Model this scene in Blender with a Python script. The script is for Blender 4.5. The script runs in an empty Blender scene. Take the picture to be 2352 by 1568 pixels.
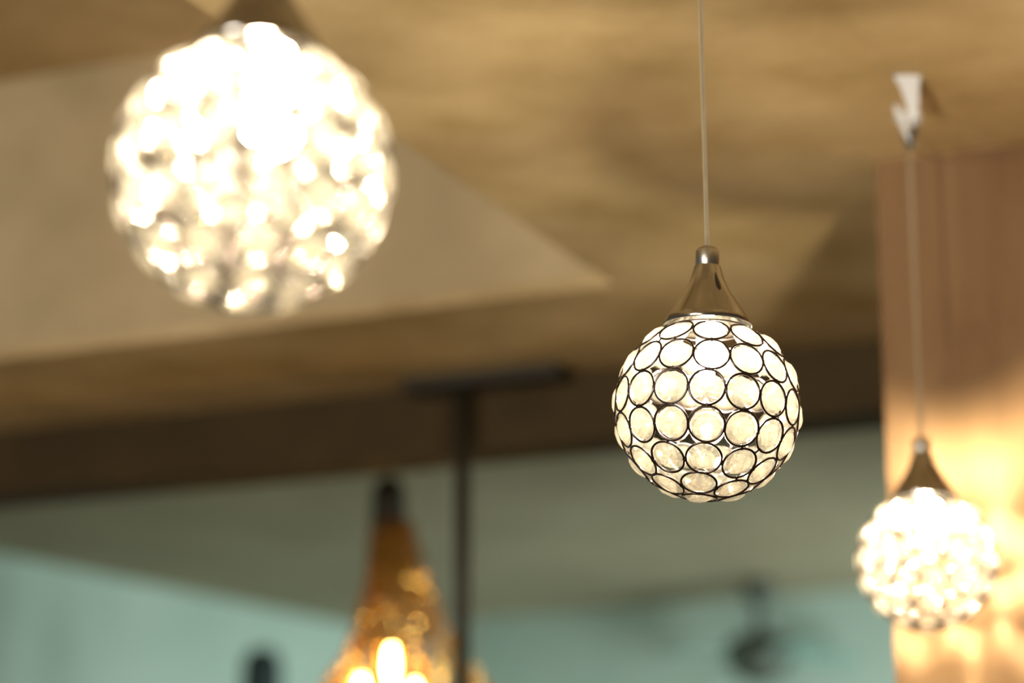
import bpy, bmesh, math, random
from mathutils import Vector, Matrix, Euler, noise

C = bpy.context.scene.collection
sc = bpy.context.scene
PI = math.pi

# ------------------------------------------------------------------ camera
W, H = 2352, 1568
LENS, SENSOR = 85.0, 36.0
FPX = LENS / SENSOR * W
PITCH = math.radians(14.5)
EYE = Vector((0, 0, 1.5))
cam_d = bpy.data.cameras.new('camera')
cam_d.lens, cam_d.sensor_width = LENS, SENSOR
cam_d.dof.use_dof = True
cam_d.dof.focus_distance = 2.0
cam_d.dof.aperture_fstop = 2.45
cam_d.clip_end = 60
cam = bpy.data.objects.new('camera', cam_d)
cam.location = EYE
cam.rotation_euler = (PI / 2 + PITCH, 0, 0)
C.objects.link(cam)
sc.camera = cam

# ------------------------------------------------------------------ world, exposure, large lights
world = bpy.data.worlds.new('world')
sc.world = world
world.use_nodes = True
bg = world.node_tree.nodes['Background']
bg.inputs['Color'].default_value = (1.0, 0.90, 0.74, 1)
bg.inputs['Strength'].default_value = 0.11
sc.view_settings.view_transform = 'Standard'
sc.view_settings.look = 'None'
sc.view_settings.exposure = 0.0
sc.view_settings.gamma = 1.0
sc.view_settings.use_curve_mapping = False
sc.cycles.max_bounces = 8
sc.cycles.transparent_max_bounces = 24
sc.cycles.sample_clamp_indirect = 6.0
sc.cycles.caustics_refractive = True
sc.cycles.use_denoising = True
try:
    sc.cycles.denoising_input_passes = 'RGB_ALBEDO_NORMAL'
except Exception:
    pass


def area_light(name, loc, target, size, size_y, power, color, spread=180):
    d = bpy.data.lights.new(name, 'AREA')
    d.shape = 'RECTANGLE'
    d.spread = math.radians(spread)
    d.size, d.size_y, d.energy, d.color = size, size_y, power, color
    o = bpy.data.objects.new(name, d)
    o.location = loc
    o.rotation_euler = (Vector(target) - Vector(loc)).to_track_quat('-Z', 'Y').to_euler()
    C.objects.link(o)
    return o


# far-room daylight from the right, unseen; second panel added to brighten the left wall
area_light('unseen_daylight', (2.5, 6.4, 1.0), (0.8, 8.1, 2.05), 1.2, 1.2, 34, (0.86, 1.0, 0.95), 116)
area_light('unseen_daylight', (3.5, 4.3, 1.2), (-0.1, 8.5, 2.1), 1.4, 1.2, 24, (0.86, 1.0, 0.94), 96)
# unseen daylight panel behind the camera, added and placed to light the recess face
area_light('unseen_daylight', (-2.75, -1.6, 2.12), (-0.5, 3.6, 2.62), 1.2, 0.7, 92, (1.0, 0.94, 0.84))

# ------------------------------------------------------------------ projection helpers
_c, _s = math.cos(PITCH), math.sin(PITCH)


def ray(px, py):
    x, up = (px - W / 2) / FPX, (H / 2 - py) / FPX
    return Vector((x, _c - up * _s, up * _c + _s))       # one unit of depth along the axis


def at(px, py, depth):
    return EYE + ray(px, py) * depth


def at_z(px, py, z):
    r = ray(px, py)
    return EYE + r * ((z - EYE.z) / r.z)


# the room's own axes: V runs away along the row of lamps, U to the right across it
_n = math.hypot(.449, 1)
VA = Vector((.449 / _n, 1 / _n, 0))
UA = Vector((1 / _n, -.449 / _n, 0))


def uv(p):
    return p.dot(UA), p.dot(VA)


def P(u, v, z):
    q = UA * u + VA * v
    return Vector((q.x, q.y, z))


# ------------------------------------------------------------------ mesh helpers
def obj(name, bm, mat, parent=None, smooth=False):
    me = bpy.data.meshes.new(name)
    bmesh.ops.recalc_face_normals(bm, faces=bm.faces)
    bm.to_mesh(me)
    bm.free()
    if smooth:
        for p in me.polygons:
            p.use_smooth = True
    if mat:
        me.materials.append(mat)
    o = bpy.data.objects.new(name, me)
    C.objects.link(o)
    if parent:
        o.parent = parent
    return o


def thing(name, label, cat, loc, group=None):
    o = bpy.data.objects.new(name, None)
    C.objects.link(o)
    o.location = loc
    o.empty_display_size = .05
    o['label'], o['category'] = label, cat
    if group:
        o['group'] = group
    return o


def struct(name, bm, mat, label=None, cat=None):
    o = obj(name, bm, mat)
    o['kind'] = 'structure'
    if label:
        o['label'], o['category'] = label, cat
    return o


def prism(bm, pts, z0, z1):
    lo = [bm.verts.new((p[0], p[1], z0)) for p in pts]
    hi = [bm.verts.new((p[0], p[1], z1)) for p in pts]
    n = len(pts)
    bm.faces.new(lo[::-1])
    bm.faces.new(hi)
    for i in range(n):
        bm.faces.new((lo[i], lo[(i + 1) % n], hi[(i + 1) % n], hi[i]))


def box_uv(bm, u0, u1, v0, v1, z0, z1):
    prism(bm, [P(u0, v0, 0), P(u1, v0, 0), P(u1, v1, 0), P(u0, v1, 0)], z0, z1)


def lathe(bm, prof, seg=48, cap=True, origin=(0, 0, 0)):
    ox, oy, oz = origin
    rings = []
    for r, z in prof:
        if r < 1e-6:
            rings.append([bm.verts.new((ox, oy, oz + z))])
        else:
            rings.append([bm.verts.new((ox + r * math.cos(2 * PI * k / seg), oy + r * math.sin(2 * PI * k / seg), oz + z)) for k in range(seg)])
    for a, b in zip(rings, rings[1:]):
        for k in range(seg):
            k2 = (k + 1) % seg
            if len(a) == 1 and len(b) == 1:
                continue
            if len(a) == 1:
                bm.faces.new((a[0], b[k], b[k2]))
            elif len(b) == 1:
                bm.faces.new((a[k], a[k2], b[0]))
            else:
                bm.faces.new((a[k], a[k2], b[k2], b[k]))
    if cap:
        for r in (rings[0], rings[-1]):
            if len(r) > 2:
                bm.faces.new(r)


def tube(bm, pts, r, seg=8, closed=False, caps=True):
    pts = [Vector(p) for p in pts]
    n = len(pts)
    rings = []
    ref = None
    for i, p in enumerate(pts):
        if closed:
            t = pts[(i + 1) % n] - pts[i - 1]
        else:
            t = pts[min(i + 1, n - 1)] - pts[max(i - 1, 0)]
        t.normalize()
        if ref is None:
            ref = Vector((0, 0, 1)) if abs(t.z) < .9 else Vector((1, 0, 0))
        a = (ref - t * ref.dot(t)).normalized()
        b = t.cross(a)
        ref = a
        rr = r[i] if isinstance(r, (list, tuple)) else r
        rings.append([bm.verts.new(p + (a * math.cos(2 * PI * k / seg) + b * math.sin(2 * PI * k / seg)) * rr) for k in range(seg)])
    for i in range(n if closed else n - 1):
        a, b = rings[i], rings[(i + 1) % n]
        for k in range(seg):
            bm.faces.new((a[k], a[(k + 1) % seg], b[(k + 1) % seg], b[k]))
    if caps and not closed:
        bm.faces.new(rings[0][::-1])
        bm.faces.new(rings[-1])


# ------------------------------------------------------------------ materials
def new_mat(name):
    m = bpy.data.materials.new(name)
    m.use_nodes = True
    nt = m.node_tree
    for n in list(nt.nodes):
        nt.nodes.remove(n)
    out = nt.nodes.new('ShaderNodeOutputMaterial')
    return m, nt, out


def principled(name, col, rough=.5, metal=0.0, spec=.5, emit=None, emit_s=0):
    m, nt, out = new_mat(name)
    b = nt.nodes.new('ShaderNodeBsdfPrincipled')
    b.inputs['Base Color'].default_value = (*col, 1)
    b.inputs['Roughness'].default_value = rough
    b.inputs['Metallic'].default_value = metal
    b.inputs['Specular IOR Level'].default_value = spec
    nt.links.new(b.outputs[0], out.inputs[0])
    return m


def mottled(name, c1, c2, scale=9.0, bump=.25, fine=260.0, rough=.85, stretch=(1, 1, 1), spec=.25):
    """painted plaster: two close tones in soft patches plus a fine stipple"""
    m, nt, out = new_mat(name)
    N, L = nt.nodes, nt.links
    tc = N.new('ShaderNodeTexCoord')
    mp = N.new('ShaderNodeMapping')
    mp.inputs['Scale'].default_value = stretch
    L.new(tc.outputs['Object'], mp.inputs[0])
    n1 = N.new('ShaderNodeTexNoise')
    n1.inputs['Scale'].default_value = scale
    n1.inputs['Detail'].default_value = 5
    n1.inputs['Roughness'].default_value = .6
    L.new(mp.outputs[0], n1.inputs['Vector'])
    n2 = N.new('ShaderNodeTexNoise')
    n2.inputs['Scale'].default_value = fine
    n2.inputs['Detail'].default_value = 2
    L.new(mp.outputs[0], n2.inputs['Vector'])
    ramp = N.new('ShaderNodeValToRGB')
    ramp.color_ramp.elements[0].position = .35
    ramp.color_ramp.elements[1].position = .65
    ramp.color_ramp.elements[0].color = (*c1, 1)
    ramp.color_ramp.elements[1].color = (*c2, 1)
    L.new(n1.outputs[0], ramp.inputs[0])
    b = N.new('ShaderNodeBsdfPrincipled')
    b.inputs['Roughness'].default_value = rough
    b.inputs['Specular IOR Level'].default_value = spec
    L.new(ramp.outputs[0], b.inputs['Base Color'])
    bp = N.new('ShaderNodeBump')
    bp.inputs['Strength'].default_value = bump
    bp.inputs['Distance'].default_value = .004
    L.new(n2.outputs[0], bp.inputs['Height'])
    L.new(bp.outputs[0], b.inputs['Normal'])
    L.new(b.outputs[0], out.inputs[0])
    return m


def glassy(name, tint, clear=.6, refr=.3, rough=.18, scatter=.03, gloss=.06, scat_col=None):
    """cut glass: clear see-through, a rough refraction, a gloss and a little inner scatter"""
    m, nt, out = new_mat(name)
    N, L = nt.nodes, nt.links
    tr = N.new('ShaderNodeBsdfTransparent')
    tr.inputs[0].default_value = (*tint, 1)
    rf = N.new('ShaderNodeBsdfRefraction')
    rf.inputs['Color'].default_value = (*tint, 1)
    rf.inputs['Roughness'].default_value = rough
    rf.inputs['IOR'].default_value = 1.35
    gl = N.new('ShaderNodeBsdfGlossy')
    gl.inputs['Roughness'].default_value = .12
    tl = N.new('ShaderNodeBsdfTranslucent')
    tl.inputs[0].default_value = (*(scat_col or tint), 1)

    def mix(a, b, f):
        x = N.new('ShaderNodeMixShader')
        x.inputs[0].default_value = f
        L.new(a.outputs[0], x.inputs[1])
        L.new(b.outputs[0], x.inputs[2])
        return x
    s = mix(tr, rf, refr / (refr + clear))
    s = mix(s, gl, gloss)
    df = N.new('ShaderNodeBsdfDiffuse')
    df.inputs[0].default_value = (*(scat_col or tint), 1)
    s = mix(s, mix(tl, df, .5), scatter)
    L.new(s.outputs[0], out.inputs[0])
    return m


def emitter(name, col, strength):
    m, nt, out = new_mat(name)
    e = nt.nodes.new('ShaderNodeEmission')
    e.inputs[0].default_value = (*col, 1)
    e.inputs[1].default_value = strength
    nt.links.new(e.outputs[0], out.inputs[0])
    return m


M_ceil = mottled('ceiling_plaster', (.50, .375, .195), (.77, .61, .37), 3.6, .5, 190)  # plaster mottle, its contrast raised to paint in streaks of lamp light
M_reveal = mottled('reveal_plaster', (.50, .405, .25), (.66, .54, .345), 3.2, .4, 190)
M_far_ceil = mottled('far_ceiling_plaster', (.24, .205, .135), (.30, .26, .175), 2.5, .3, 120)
M_beam = mottled('dark_beam_paint', (.060, .042, .020), (.085, .058, .026), 4, .2, 120)
M_teal = mottled('teal_wall_paint', (.40, .52, .46), (.47, .59, .53), 2.0, .2, 150)
M_board = mottled('tan_wall_paint', (.215, .126, .064), (.29, .178, .092), 1.6, .3, 120, rough=.6, stretch=(7, 7, .8))
M_floor = mottled('floor_wood', (.30, .19, .10), (.40, .26, .14), 3, .1, 60, rough=.5, stretch=(1, 8, 1))
M_cap = principled('smoked_chrome', (.43, .41, .385), .13, 1.0)
M_collar = principled('brushed_steel', (.50, .50, .48), .32, 1.0)
M_wire = principled('dark_chrome_wire', (.10, .08, .08), .22, 1.0)
M_cord = principled('clear_cord_sleeve', (.50, .44, .33), .3, 0, .6)
M_core = principled('cord_core', (.10, .085, .06), .4)
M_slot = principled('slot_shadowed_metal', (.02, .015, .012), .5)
M_white = principled('white_plastic', (.76, .80, .90), .5)
M_dark = principled('dark_bronze', (.030, .026, .017), .5)
M_crystal = glassy('clear_crystal', (1, .975, .93), .36, .48, .07, .0165, .11, (1, .99, .95))
M_amber = glassy('amber_crystal', (1, .76, .26), .45, .40, .10, .05, .24, (1, .58, .09))
M_clearbead = glassy('pale_crystal_bead', (1, .93, .78), .5, .35, .2, .14, .10, (1, .85, .6))
M_pane = glassy('clear_glass_pane', (.97, .98, .98), .9, .02, .1, .02, .05)
M_bulb = emitter('lamp_filament_glow', (1, .85, .57), 6700)
M_warm = emitter('amber_lamp_glow', (1, .58, .13), 120)
M_fan = principled('fan_dark_metal', (.05, .06, .045), .5)
M_blade = principled('fan_blade_pale', (.20, .32, .28), .5)
M_post = principled('dark_teal_metal', (.02, .04, .045), .5)

# ------------------------------------------------------------------ the room
ZC = 2.48                    # ceiling over the lamps
ZF = 2.75                    # ceiling of the room beyond
u_lip, v_lip = uv(at_z(1412, 655, ZC))            # corner of the ceiling recess
v_beam = uv(at_z(1330, 850, ZC))[1]
u_col, v_col = uv(at_z(2010, 375, ZC))
# how high the recess goes: its far face seen at x = 0 between y = 830 and y = 190
p0 = at_z(0, 830, ZC)
r0 = ray(0, 190)
ZR = EYE.z + r0.z * (p0.y / r0.y)
# beam's bottom
p1 = at_z(950, 889, ZC)
r1 = ray(950, 1040)
ZB = EYE.z + r1.z * (p1.y / r1.y)

UL, UR, V0 = -4.2, 4.2, -2.2
bm = bmesh.new()
box_uv(bm, u_lip, UR, V0, v_beam, ZC, ZC + .02)
box_uv(bm, UL, u_lip, v_lip, v_beam, ZC, ZC + .02)
box_uv(bm, UL, u_lip - 1.9, V0, v_lip, ZC, ZC + .02)
struct('ceiling', bm, M_ceil, 'tan mottled plaster ceiling with light streaks in its colour over the crystal ball pendants', 'ceiling')
bm = bmesh.new()
box_uv(bm, u_lip - 1.9, u_lip + .02, V0, v_lip + .02, ZR, ZR + .1)
struct('ceiling', bm, M_ceil, 'brown raised ceiling at the top of the recess', 'ceiling')
bm = bmesh.new()
box_uv(bm, u_lip - 1.9, u_lip, v_lip, v_lip + .03, ZC + .0201, ZR)
struct('trim_1', bm, M_reveal, 'pale upright plaster face of the ceiling recess, above the dark beam', 'ceiling trim')
bm = bmesh.new()
box_uv(bm, u_lip, u_lip + .03, V0, v_lip + .03, ZC + .0201, ZR)
struct('trim_2', bm, M_reveal, 'side face of the ceiling recess along the row of pendants', 'ceiling trim')

bm = bmesh.new()
box_uv(bm, UL, UR, v_beam, v_beam + .14, ZB, ZF + .1)
struct('trim_3', bm, M_beam, 'dark brown ceiling beam before the teal room', 'beam')

# far room
corner = at_z(835, 1440, ZF)
left_pt = at_z(0, 1272, ZF)
right_pt = at_z(2060, 1348, ZF)
dl = (left_pt - corner).normalized()
dr = (right_pt - corner).normalized()
lw_end = corner + dl * 7
rw_end = corner + dr * 6.5


def wall_quad(a, b, out, z0, z1, th=.12):
    bm = bmesh.new()
    o = out.normalized() * th
    prism(bm, [a, b, b + o, a + o], z0, z1)
    return bm


out_l = Vector((-dl.y, dl.x, 0))
if out_l.dot(Vector((-1, .5, 0))) < 0:
    out_l = -out_l
out_r = Vector((-dr.y, dr.x, 0))
if out_r.y < 0:
    out_r = -out_r
struct('wall_left', wall_quad(corner, lw_end, out_l, 0, ZF), M_teal, 'teal wall behind the dark upright post', 'wall')
struct('wall_back', wall_quad(corner, rw_end, out_r, 0, ZF), M_teal, 'teal wall behind the ceiling fan', 'wall')
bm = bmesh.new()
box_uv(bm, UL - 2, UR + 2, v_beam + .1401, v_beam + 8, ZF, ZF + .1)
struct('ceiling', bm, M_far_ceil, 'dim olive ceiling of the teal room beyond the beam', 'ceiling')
bm = bmesh.new()
box_uv(bm, -8, 8, -4, 13, -.1, 0)
struct('floor', bm, M_floor, 'brown wooden floor', 'floor')
# tan wall end on the right, behind the last lamp
bm = bmesh.new()
box_uv(bm, u_col, u_col + 2.4, v_col, v_col + .35, 0, ZC)
wr = struct('wall_right', bm, M_board, 'tan wall end lit by the smallest pendant', 'wall')

# ------------------------------------------------------------------ crystal ball pendants
RB = .0785                   # radius of the wire cage
RING = .0149
ROWS = [(45.0, 11), (22.5, 15), (0.0, 16), (-22.5, 15), (-45.0, 11), (-66.5, 6), (-90.0, 1)]


def crystal_mesh():
    """round cut stone: flat table, faceted crown, girdle and a pointed pavilion"""
    bm = bmesh.new()
    R = .0133
    n = 12

    def ring(r, z, off=0.0, k=n):
        return [bm.verts.new((r * math.cos(2 * PI * (i + off) / k), r * math.sin(2 * PI * (i + off) / k), z)) for i in range(k)]
    table = ring(R * .42, .0058)
    crown = ring(R * .76, .0040, .5)
    gird = ring(R, .0008)
    gird2 = ring(R, -.0004)
    pav = ring(R * .55, -.0052, .5)
    tip = bm.verts.new((0, 0, -.0095))
    bm.faces.new(table)
    for i in range(n):
        j = (i + 1) % n
        bm.faces.new((table[i], crown[i], table[j]))
        bm.faces.new((crown[i], crown[j], table[j]))
        bm.faces.new((crown[i], gird[i], gird[j]))
        bm.faces.new((crown[i], gird[j], crown[j]))
        bm.faces.new((gird[i], gird2[i], gird2[j], gird[j]))
        bm.faces.new((gird2[i], pav[i], gird2[j]))
        bm.faces.new((pav[i], pav[j], gird2[j]))
        bm.faces.new((pav[i], tip, pav[j]))
    bmesh.ops.recalc_face_normals(bm, faces=bm.faces)
    me = bpy.data.meshes.new('crystal')
    bm.to_mesh(me)
    bm.free()
    me.materials.append(M_crystal)
    return me


CRYSTAL = crystal_mesh()


def ball_spots(seed, face):
    rnd = random.Random(seed)
    out = []
    for lat, n in ROWS:
        ph = face + rnd.uniform(-.06, .06)
        for k in range(n):
            la, lo = math.radians(lat), ph + 2 * PI * k / n
            out.append(Vector((math.cos(la) * math.cos(lo), math.cos(la) * math.sin(lo), math.sin(la))))
    return out


def make_pendant(label, centre, tilt, z_top, seed, group, sway=.05, phase=0.0):
    """the thing's base is the ball's centre"""
    root = thing('pendant_lamp', label, 'pendant lamp', centre, group)
    rnd = random.Random(seed * 7 + 1)
    tm = Euler(tilt).to_matrix()
    face = math.atan2(EYE.y - centre.y, EYE.x - centre.x) + phase
    cage_tilt = Euler((0, sway, 0)).to_matrix()
    spots = [cage_tilt @ d for d in ball_spots(seed, face)]
    # wire cage
    bm = bmesh.new()
    zt = tm @ Vector((0, 0, 1))
    for d in spots:
        q = d.to_track_quat('Z', 'Y')
        c = d * math.sqrt(RB * RB - RING * RING)
        pts = [c + q @ Vector((RING * math.cos(2 * PI * k / 28), RING * math.sin(2 * PI * k / 28), 0)) for k in range(28)]
        tube(bm, pts, 0.00102, 6, closed=True)
        # little solder joints towards the neighbours
    for i, d in enumerate(spots):
        for e in spots[i + 1:]:
            a = d.angle(e)
            if a < .45:
                m = (d + e).normalized()
                q = (e - d).normalized()
                g = max(.0012, (a * RB - 2 * RING) * .5 + .001)
                tube(bm, [m * RB - q * g, m * RB + q * g], .00105, 6)
    # collar ring of the cage under the cap
    pts = [tm @ Vector((.0352 * math.cos(2 * PI * k / 40), .0352 * math.sin(2 * PI * k / 40), .0690)) for k in range(40)]
    tube(bm, pts, .0009, 6, closed=True)
    obj('wire_cage', bm, M_wire, root, True)
    # crystals
    for d in spots:
        o = bpy.data.objects.new('crystal', CRYSTAL)
        C.objects.link(o)
        o.parent = root
        o.location = d * (RB - .0036)
        q = d.to_track_quat('Z', 'Y').to_matrix()
        j = Euler((rnd.uniform(-.14, .14), rnd.uniform(-.14, .14), rnd.uniform(0, 6.28))).to_matrix()
        o.rotation_euler = (q @ j).to_euler()

    def own(name, bm, mat, smooth=True):
        bmesh.ops.transform(bm, matrix=tm.to_4x4(), verts=bm.verts)
        return obj(name, bm, mat, root, smooth)
    # flared cap
    bm = bmesh.new()
    prof = [(.0114, .1255), (.0122, .1225), (.0138, .1170), (.0161, .1105), (.0200, .1025), (.0252, .0945), (.0304, .0865), (.0348, .0795),
            (.0385, .0722), (.0378, .0718), (.0330, .0790), (.0240, .0935), (.0150, .1110), (.0100, .1240)]
    lathe(bm, prof, 64, cap=False)
    own('cap', bm, M_cap)
    # keyhole slot in the cap (a teardrop lying on its surface)
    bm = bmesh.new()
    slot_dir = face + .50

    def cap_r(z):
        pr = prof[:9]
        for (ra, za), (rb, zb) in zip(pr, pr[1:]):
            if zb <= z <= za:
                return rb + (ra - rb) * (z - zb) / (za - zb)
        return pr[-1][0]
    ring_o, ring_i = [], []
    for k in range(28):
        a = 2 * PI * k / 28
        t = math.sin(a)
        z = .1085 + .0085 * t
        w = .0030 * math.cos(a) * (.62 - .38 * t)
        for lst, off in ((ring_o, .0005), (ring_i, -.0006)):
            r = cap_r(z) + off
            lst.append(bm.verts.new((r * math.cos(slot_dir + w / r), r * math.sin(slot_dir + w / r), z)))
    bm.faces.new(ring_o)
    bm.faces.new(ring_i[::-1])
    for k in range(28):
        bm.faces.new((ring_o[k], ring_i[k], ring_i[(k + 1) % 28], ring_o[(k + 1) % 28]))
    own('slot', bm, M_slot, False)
    # brushed collar with a domed top
    bm = bmesh.new()
    lathe(bm, [(0, .1245), (.0098, .1245), (.0102, .1250), (.0102, .1392), (.0098, .1400)], 40, cap=True)
    own('collar', bm, M_collar)
    bm = bmesh.new()
    lathe(bm, [(.0096, .1400), (.0088, .1414), (.0066, .1430), (.0030, .1440), (0, .1441)], 40, cap=False)
    own('collar_dome', bm, M_cap)
    # socket and bulb
    bm = bmesh.new()
    lathe(bm, [(0, .1200), (.0095, .1200), (.0095, .0560), (.0080, .0540), (0, .0540)], 24, cap=False)
    own('socket', bm, M_white)
    bm = bmesh.new()
    lathe(bm, [(0, .0200), (.0035, .0210), (.0058, .0240), (.0062, .0280), (.0060, .0440), (.0050, .0520), (0, .0538)], 20, cap=False)
    own('bulb', bm, M_bulb)
    # cord: two cores in a clear sleeve, running straight up to the ceiling
    top = tm @ Vector((0, 0, .1436))
    dz = z_top - centre.z
    end = Vector((top.x * .2, top.y * .2, dz))
    bm = bmesh.new()
    side = Vector((1, 0, 0))
    npt = 24
    path = [top.lerp(end, k / npt) for k in range(npt + 1)]
    for s in (-1, 0, 1):
        tube(bm, [p + side * s * .00125 for p in path], .00062, 8)
    cord = obj('cord', bm, M_cord, root, True)
    bm = bmesh.new()
    for s in (-.5, .5):
        tube(bm, [p + side * s * .00125 + Vector((0, -.0002, 0)) for p in path], .00042, 6)
    obj('cord_core', bm, M_core, cord, True)
    return root, end


centre_mid = at(1624, 938, 2.057)
centre_left = at(580, 398, 1.386)
centre_right = at(2131, 1289, 2.745)
GRP = 'crystal ball pendants hanging in a row'
pm, _ = make_pendant('sharp crystal ball pendant, middle of the row, dark wire rings around round crystals', centre_mid, (0.0, .022, 0), ZC, 3, GRP, sway=.10, phase=.02)
pl, _ = make_pendant('largest, closest crystal ball pendant, blurred and glowing below the ceiling recess', centre_left, (0.0, .035, 0), ZC, 5, GRP, phase=.1)
pr, end_r = make_pendant('smallest crystal ball pendant, hanging before the tan wall by a white ceiling clip', centre_right, (0.0, -.01, 0), ZC, 8, GRP, phase=.07)


# a plain ceiling rose for the two lamps whose tops are out of the picture
for p in (pm, pl):
    bm = bmesh.new()
    lathe(bm, [(0, 0), (.03, 0), (.03, -.006), (.022, -.012), (0, -.014)], 32, cap=False, origin=(0, 0, ZC - p.location.z))
    obj('ceiling_rose', bm, M_white, p, True)

# white torn clip of the right lamp: base on the ceiling, a long tongue and a short prong
def blade(bm, pts, w, t=.0015):
    """a flat, tapering strip of plastic through the points"""
    pts = [Vector(p) for p in pts]
    rows = []
    for i, p in enumerate(pts):
        d = (pts[min(i + 1, len(pts) - 1)] - pts[max(i - 1, 0)]).normalized()
        sd = d.cross(Vector((0, 1, 0))).normalized()
        f = d.cross(sd).normalized()
        rows.append([bm.verts.new(p + sd * w[i] * a + f * t * b) for a, b in ((-.5, -.5), (.5, -.5), (.5, .5), (-.5, .5))])
    for a, b in zip(rows, rows[1:]):
        for k in range(4):
            bm.faces.new((a[k], a[(k + 1) % 4], b[(k + 1) % 4], b[k]))
    bm.faces.new(rows[0][::-1])
    bm.faces.new(rows[-1])


dR = 2.745


def loc_r(px, py, d=dR):
    return at(px, py, d) - centre_right


top_r = Vector((end_r.x, end_r.y, ZC - centre_right.z))
bm = bmesh.new()
lathe(bm, [(0, 0), (.017, 0), (.016, -.004), (.008, -.007), (0, -.007)], 24, cap=False, origin=tuple(top_r))
obj('clip_base', bm, M_white, pr)
bm = bmesh.new()
blade(bm, [loc_r(2084, 168), loc_r(2089, 195), loc_r(2096, 240), loc_r(2101, 290)], [.034, .022, .014, .009])
clip = obj('ceiling_clip', bm, M_white, pr)
bm = bmesh.new()
blade(bm, [loc_r(2056, 240), loc_r(2064, 262), loc_r(2076, 294), loc_r(2088, 325)], [.004, .008, .007, .003])
obj('clip_prong', bm, M_white, pr)
bm = bmesh.new()
blade(bm, [loc_r(2100, 272), loc_r(2098, 300), loc_r(2093, 330), loc_r(2090, 345)], [.007, .008, .006, .004])
obj('cord_grip', bm, M_cap, pr)
bm = bmesh.new()
blade(bm, [loc_r(2068, 285), loc_r(2078, 310), loc_r(2086, 335)], [.004, .006, .004])
obj('cord_grip', bm, M_cap, pr)
bm = bmesh.new()
curve = [loc_r(2093, 318), loc_r(2106, 338), loc_r(2125, 356), loc_r(2155, 366), loc_r(2200, 368, dR + .06), loc_r(2270, 362, dR + .12), loc_r(2352, 352, dR + .17), loc_r(2450, 330, dR + .2)]
tube(bm, curve, .0011, 6)
obj('loose_wire', bm, M_cap, pr, True)

# ------------------------------------------------------------------ dark pole hanging before the beam
pt = at_z(1079, 872, ZC)
pt = P(uv(pt)[0], v_beam - .04, ZC)
pole = thing('hanging_pole', 'dark slim pole hanging from a flat plate beside the dark ceiling beam', 'pole', pt)
bm = bmesh.new()
uu, vv = uv(pt)
prism(bm, [P(uu - .10, vv - .03, 0) - Vector((pt.x, pt.y, 0)), P(uu + .19, vv - .03, 0) - Vector((pt.x, pt.y, 0)),
           P(uu + .19, vv + .03, 0) - Vector((pt.x, pt.y, 0)), P(uu - .10, vv + .03, 0) - Vector((pt.x, pt.y, 0))], -.022, 0)
obj('ceiling_plate', bm, M_dark, pole)
bm = bmesh.new()
tube(bm, [(0, 0, -.02), (0, 0, -.70)], .0135, 20)
obj('pole', bm, M_dark, pole, True)
bm = bmesh.new()
lathe(bm, [(0, -.69), (.03, -.70), (.045, -.73), (.03, -.76), (0, -.77)], 24, cap=False)
obj('end_knob', bm, M_dark, pole, True)

# ------------------------------------------------------------------ narrow glass panel below the beam
ga, gb = at(935, 1038, 4.18), at(1050, 1030, 4.14)
gc = (ga + gb) / 2
gu0, gv0 = uv(ga)
gu1, _v = uv(gb)
gv = v_beam + .075
bm = bmesh.new()
box_uv(bm, gu0, gu1, gv - .005, gv + .005, 0.0, ZB)
g = obj('glass_panel', bm, M_pane)
g['label'] = 'narrow clear glass panel standing below the dark ceiling beam'
g['category'] = 'glass panel'

# ------------------------------------------------------------------ amber bead chandelier in the room beyond
DC = 4.75
ch_top = at(893, 1108, DC)
ch = thing('bead_chandelier', 'amber glowing chandelier of bead strands flaring down from a dark cap', 'chandelier', ch_top)
mpp = DC / FPX
bm = bmesh.new()
lathe(bm, [(0, .012), (.012, .010), (.026, 0), (.032, -.02), (.036, -.085), (0, -.085)], 32, cap=False)
obj('cap', bm, M_dark, ch, True)
bm = bmesh.new()
tube(bm, [(0, 0, .01), (0, 0, ZF - ch_top.z)], .0012, 8)
obj('suspension_wire', bm, M_dark, ch, True)


def prof_r(y):                 # radius (m) of the bead cone at a drop y (m)
    ks = [(0, .030), (.08, .036), (.18, .052), (.27, .078), (.34, .108), (.40, .150), (.46, .205), (.50, .23)]
    for (a, ra), (b, rb) in zip(ks, ks[1:]):
        if a <= y <= b:
            return ra + (rb - ra) * (y - a) / (b - a)
    return ks[-1][1]


def bead_cluster(bm, p, r, rnd):
    bmesh.ops.create_icosphere(bm, subdivisions=1, radius=r * 1.2, matrix=Matrix.Translation(p) @ Euler((rnd.random() * 3, rnd.random() * 3, 0)).to_matrix().to_4x4() @ Matrix.Scale(1.35, 4, (0, 0, 1)))


rnd = random.Random(12)
NS = 23
SX = .045                      # the cone leans out to the right as it widens
for k in range(NS):
    a = 2 * PI * k / NS
    bm = bmesh.new()
    y = .082 + rnd.uniform(0, .012)
    pts = []
    while y < .49:
        r = prof_r(y) * rnd.uniform(.94, 1.05)
        p = Vector((r * math.cos(a) + SX * (y / .45), r * math.sin(a), -y))
        pts.append(p)
        bead_cluster(bm, p, .0078 * rnd.uniform(.8, 1.25), rnd)
        y += .0215
    tube(bm, pts, .0006, 5)
    obj('bead_strand', bm, M_clearbead if k in (0, 1, 22, 20) else M_amber, ch)
bm = bmesh.new()
for y in (.16, .30, .43):
    r = prof_r(y) * .96
    tube(bm, [Vector((r * math.cos(2 * PI * k / 40) + SX * (y / .45), r * math.sin(2 * PI * k / 40), -y)) for k in range(40)], .003, 8, closed=True)
obj('hoop_frame', bm, M_dark, ch, True)
bm = bmesh.new()
tube(bm, [(0, 0, -.05), (.004, 0, -.18), (.010, 0, -.325)], .004, 8)
obj('stem', bm, M_dark, ch, True)
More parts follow.
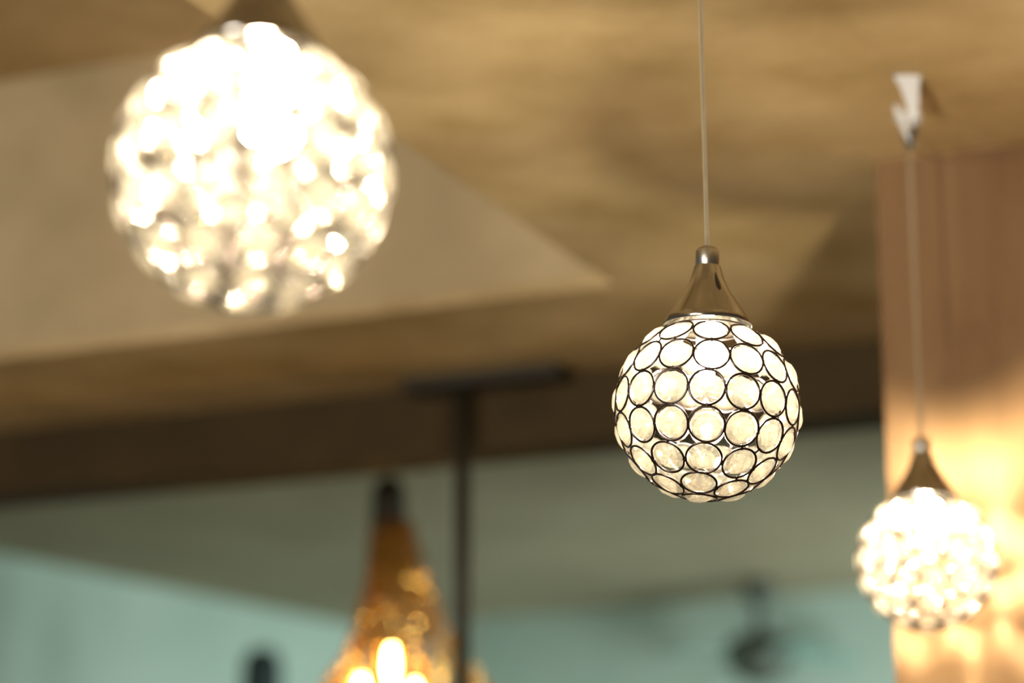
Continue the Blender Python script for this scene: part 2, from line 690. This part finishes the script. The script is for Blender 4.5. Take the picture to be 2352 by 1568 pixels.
for bx, bz, k in ((-.05, -.075, 1.0), (.010, -.02, .8), (.055, -.09, .9)):
    bm = bmesh.new()
    lathe(bm, [(0, -.30), (.005 * k, -.305), (.010 * k, -.325), (.011 * k, -.345), (.007 * k, -.365), (0, -.37)], 20, cap=False, origin=(bx, 0, bz))
    obj('bulb', bm, M_warm, ch, True)

# ------------------------------------------------------------------ fan on the far ceiling
fp = at_z(1740, 1334, ZF)
fan = thing('ceiling_fan', 'dark round-bodied ceiling fan on a short rod before the teal back wall', 'ceiling fan', fp)
s = (fp - EYE).length / FPX
bm = bmesh.new()
lathe(bm, [(0, 0), (.055, 0), (.052, -.04), (.03, -.075), (0, -.08)], 28, cap=False)
obj('canopy', bm, M_fan, fan, True)
bm = bmesh.new()
tube(bm, [(0, 0, -.07), (0, 0, -.18)], .014, 14)
obj('downrod', bm, M_fan, fan, True)
bm = bmesh.new()
lathe(bm, [(0, -.165), (.03, -.17), (.095, -.195), (.125, -.235), (.11, -.28), (.08, -.315), (.04, -.34), (0, -.345)], 32, cap=False)
obj('motor_housing', bm, M_fan, fan, True)
for k in range(4):
    a = math.radians(24 + 90 * k)
    bm = bmesh.new()
    L0, L1 = .09, .37
    ca, sa = math.cos(a), math.sin(a)
    for wz in (0,):
        vs = []
        for (l, w, z) in ((L0, -.03, .004), (L1 - .03, -.055, .012), (L1, -.03, .008), (L1, .03, -.004), (L1 - .03, .055, -.012), (L0, .03, -.004)):
            vs.append(Vector((l * ca - w * sa, l * sa + w * ca, -.25 + z)))
        lo = [bm.verts.new(v - Vector((0, 0, .004))) for v in vs]
        hi = [bm.verts.new(v + Vector((0, 0, .004))) for v in vs]
        bm.faces.new(lo[::-1])
        bm.faces.new(hi)
        for i in range(6):
            bm.faces.new((lo[i], lo[(i + 1) % 6], hi[(i + 1) % 6], hi[i]))
    obj('blade', bm, M_blade, fan)

# ------------------------------------------------------------------ dark round-topped upright before the left teal wall
dp = 7.2
q = at(603, 1486, dp)
post = thing('upright_post', 'dark slim upright post with rounded top before the teal left wall', 'post', (q.x, q.y, 0))
bm = bmesh.new()
lathe(bm, [(0, 0), (.14, 0), (.14, .02), (.05, .03), (0, .03)], 32, cap=False)
obj('base', bm, M_post, post, True)
bm = bmesh.new()
h = q.z
lathe(bm, [(0, .03), (.06, .03), (.06, h - .06), (.052, h - .026), (.03, h - .006), (0, h)], 28, cap=False)
obj('shaft', bm, M_post, post, True)
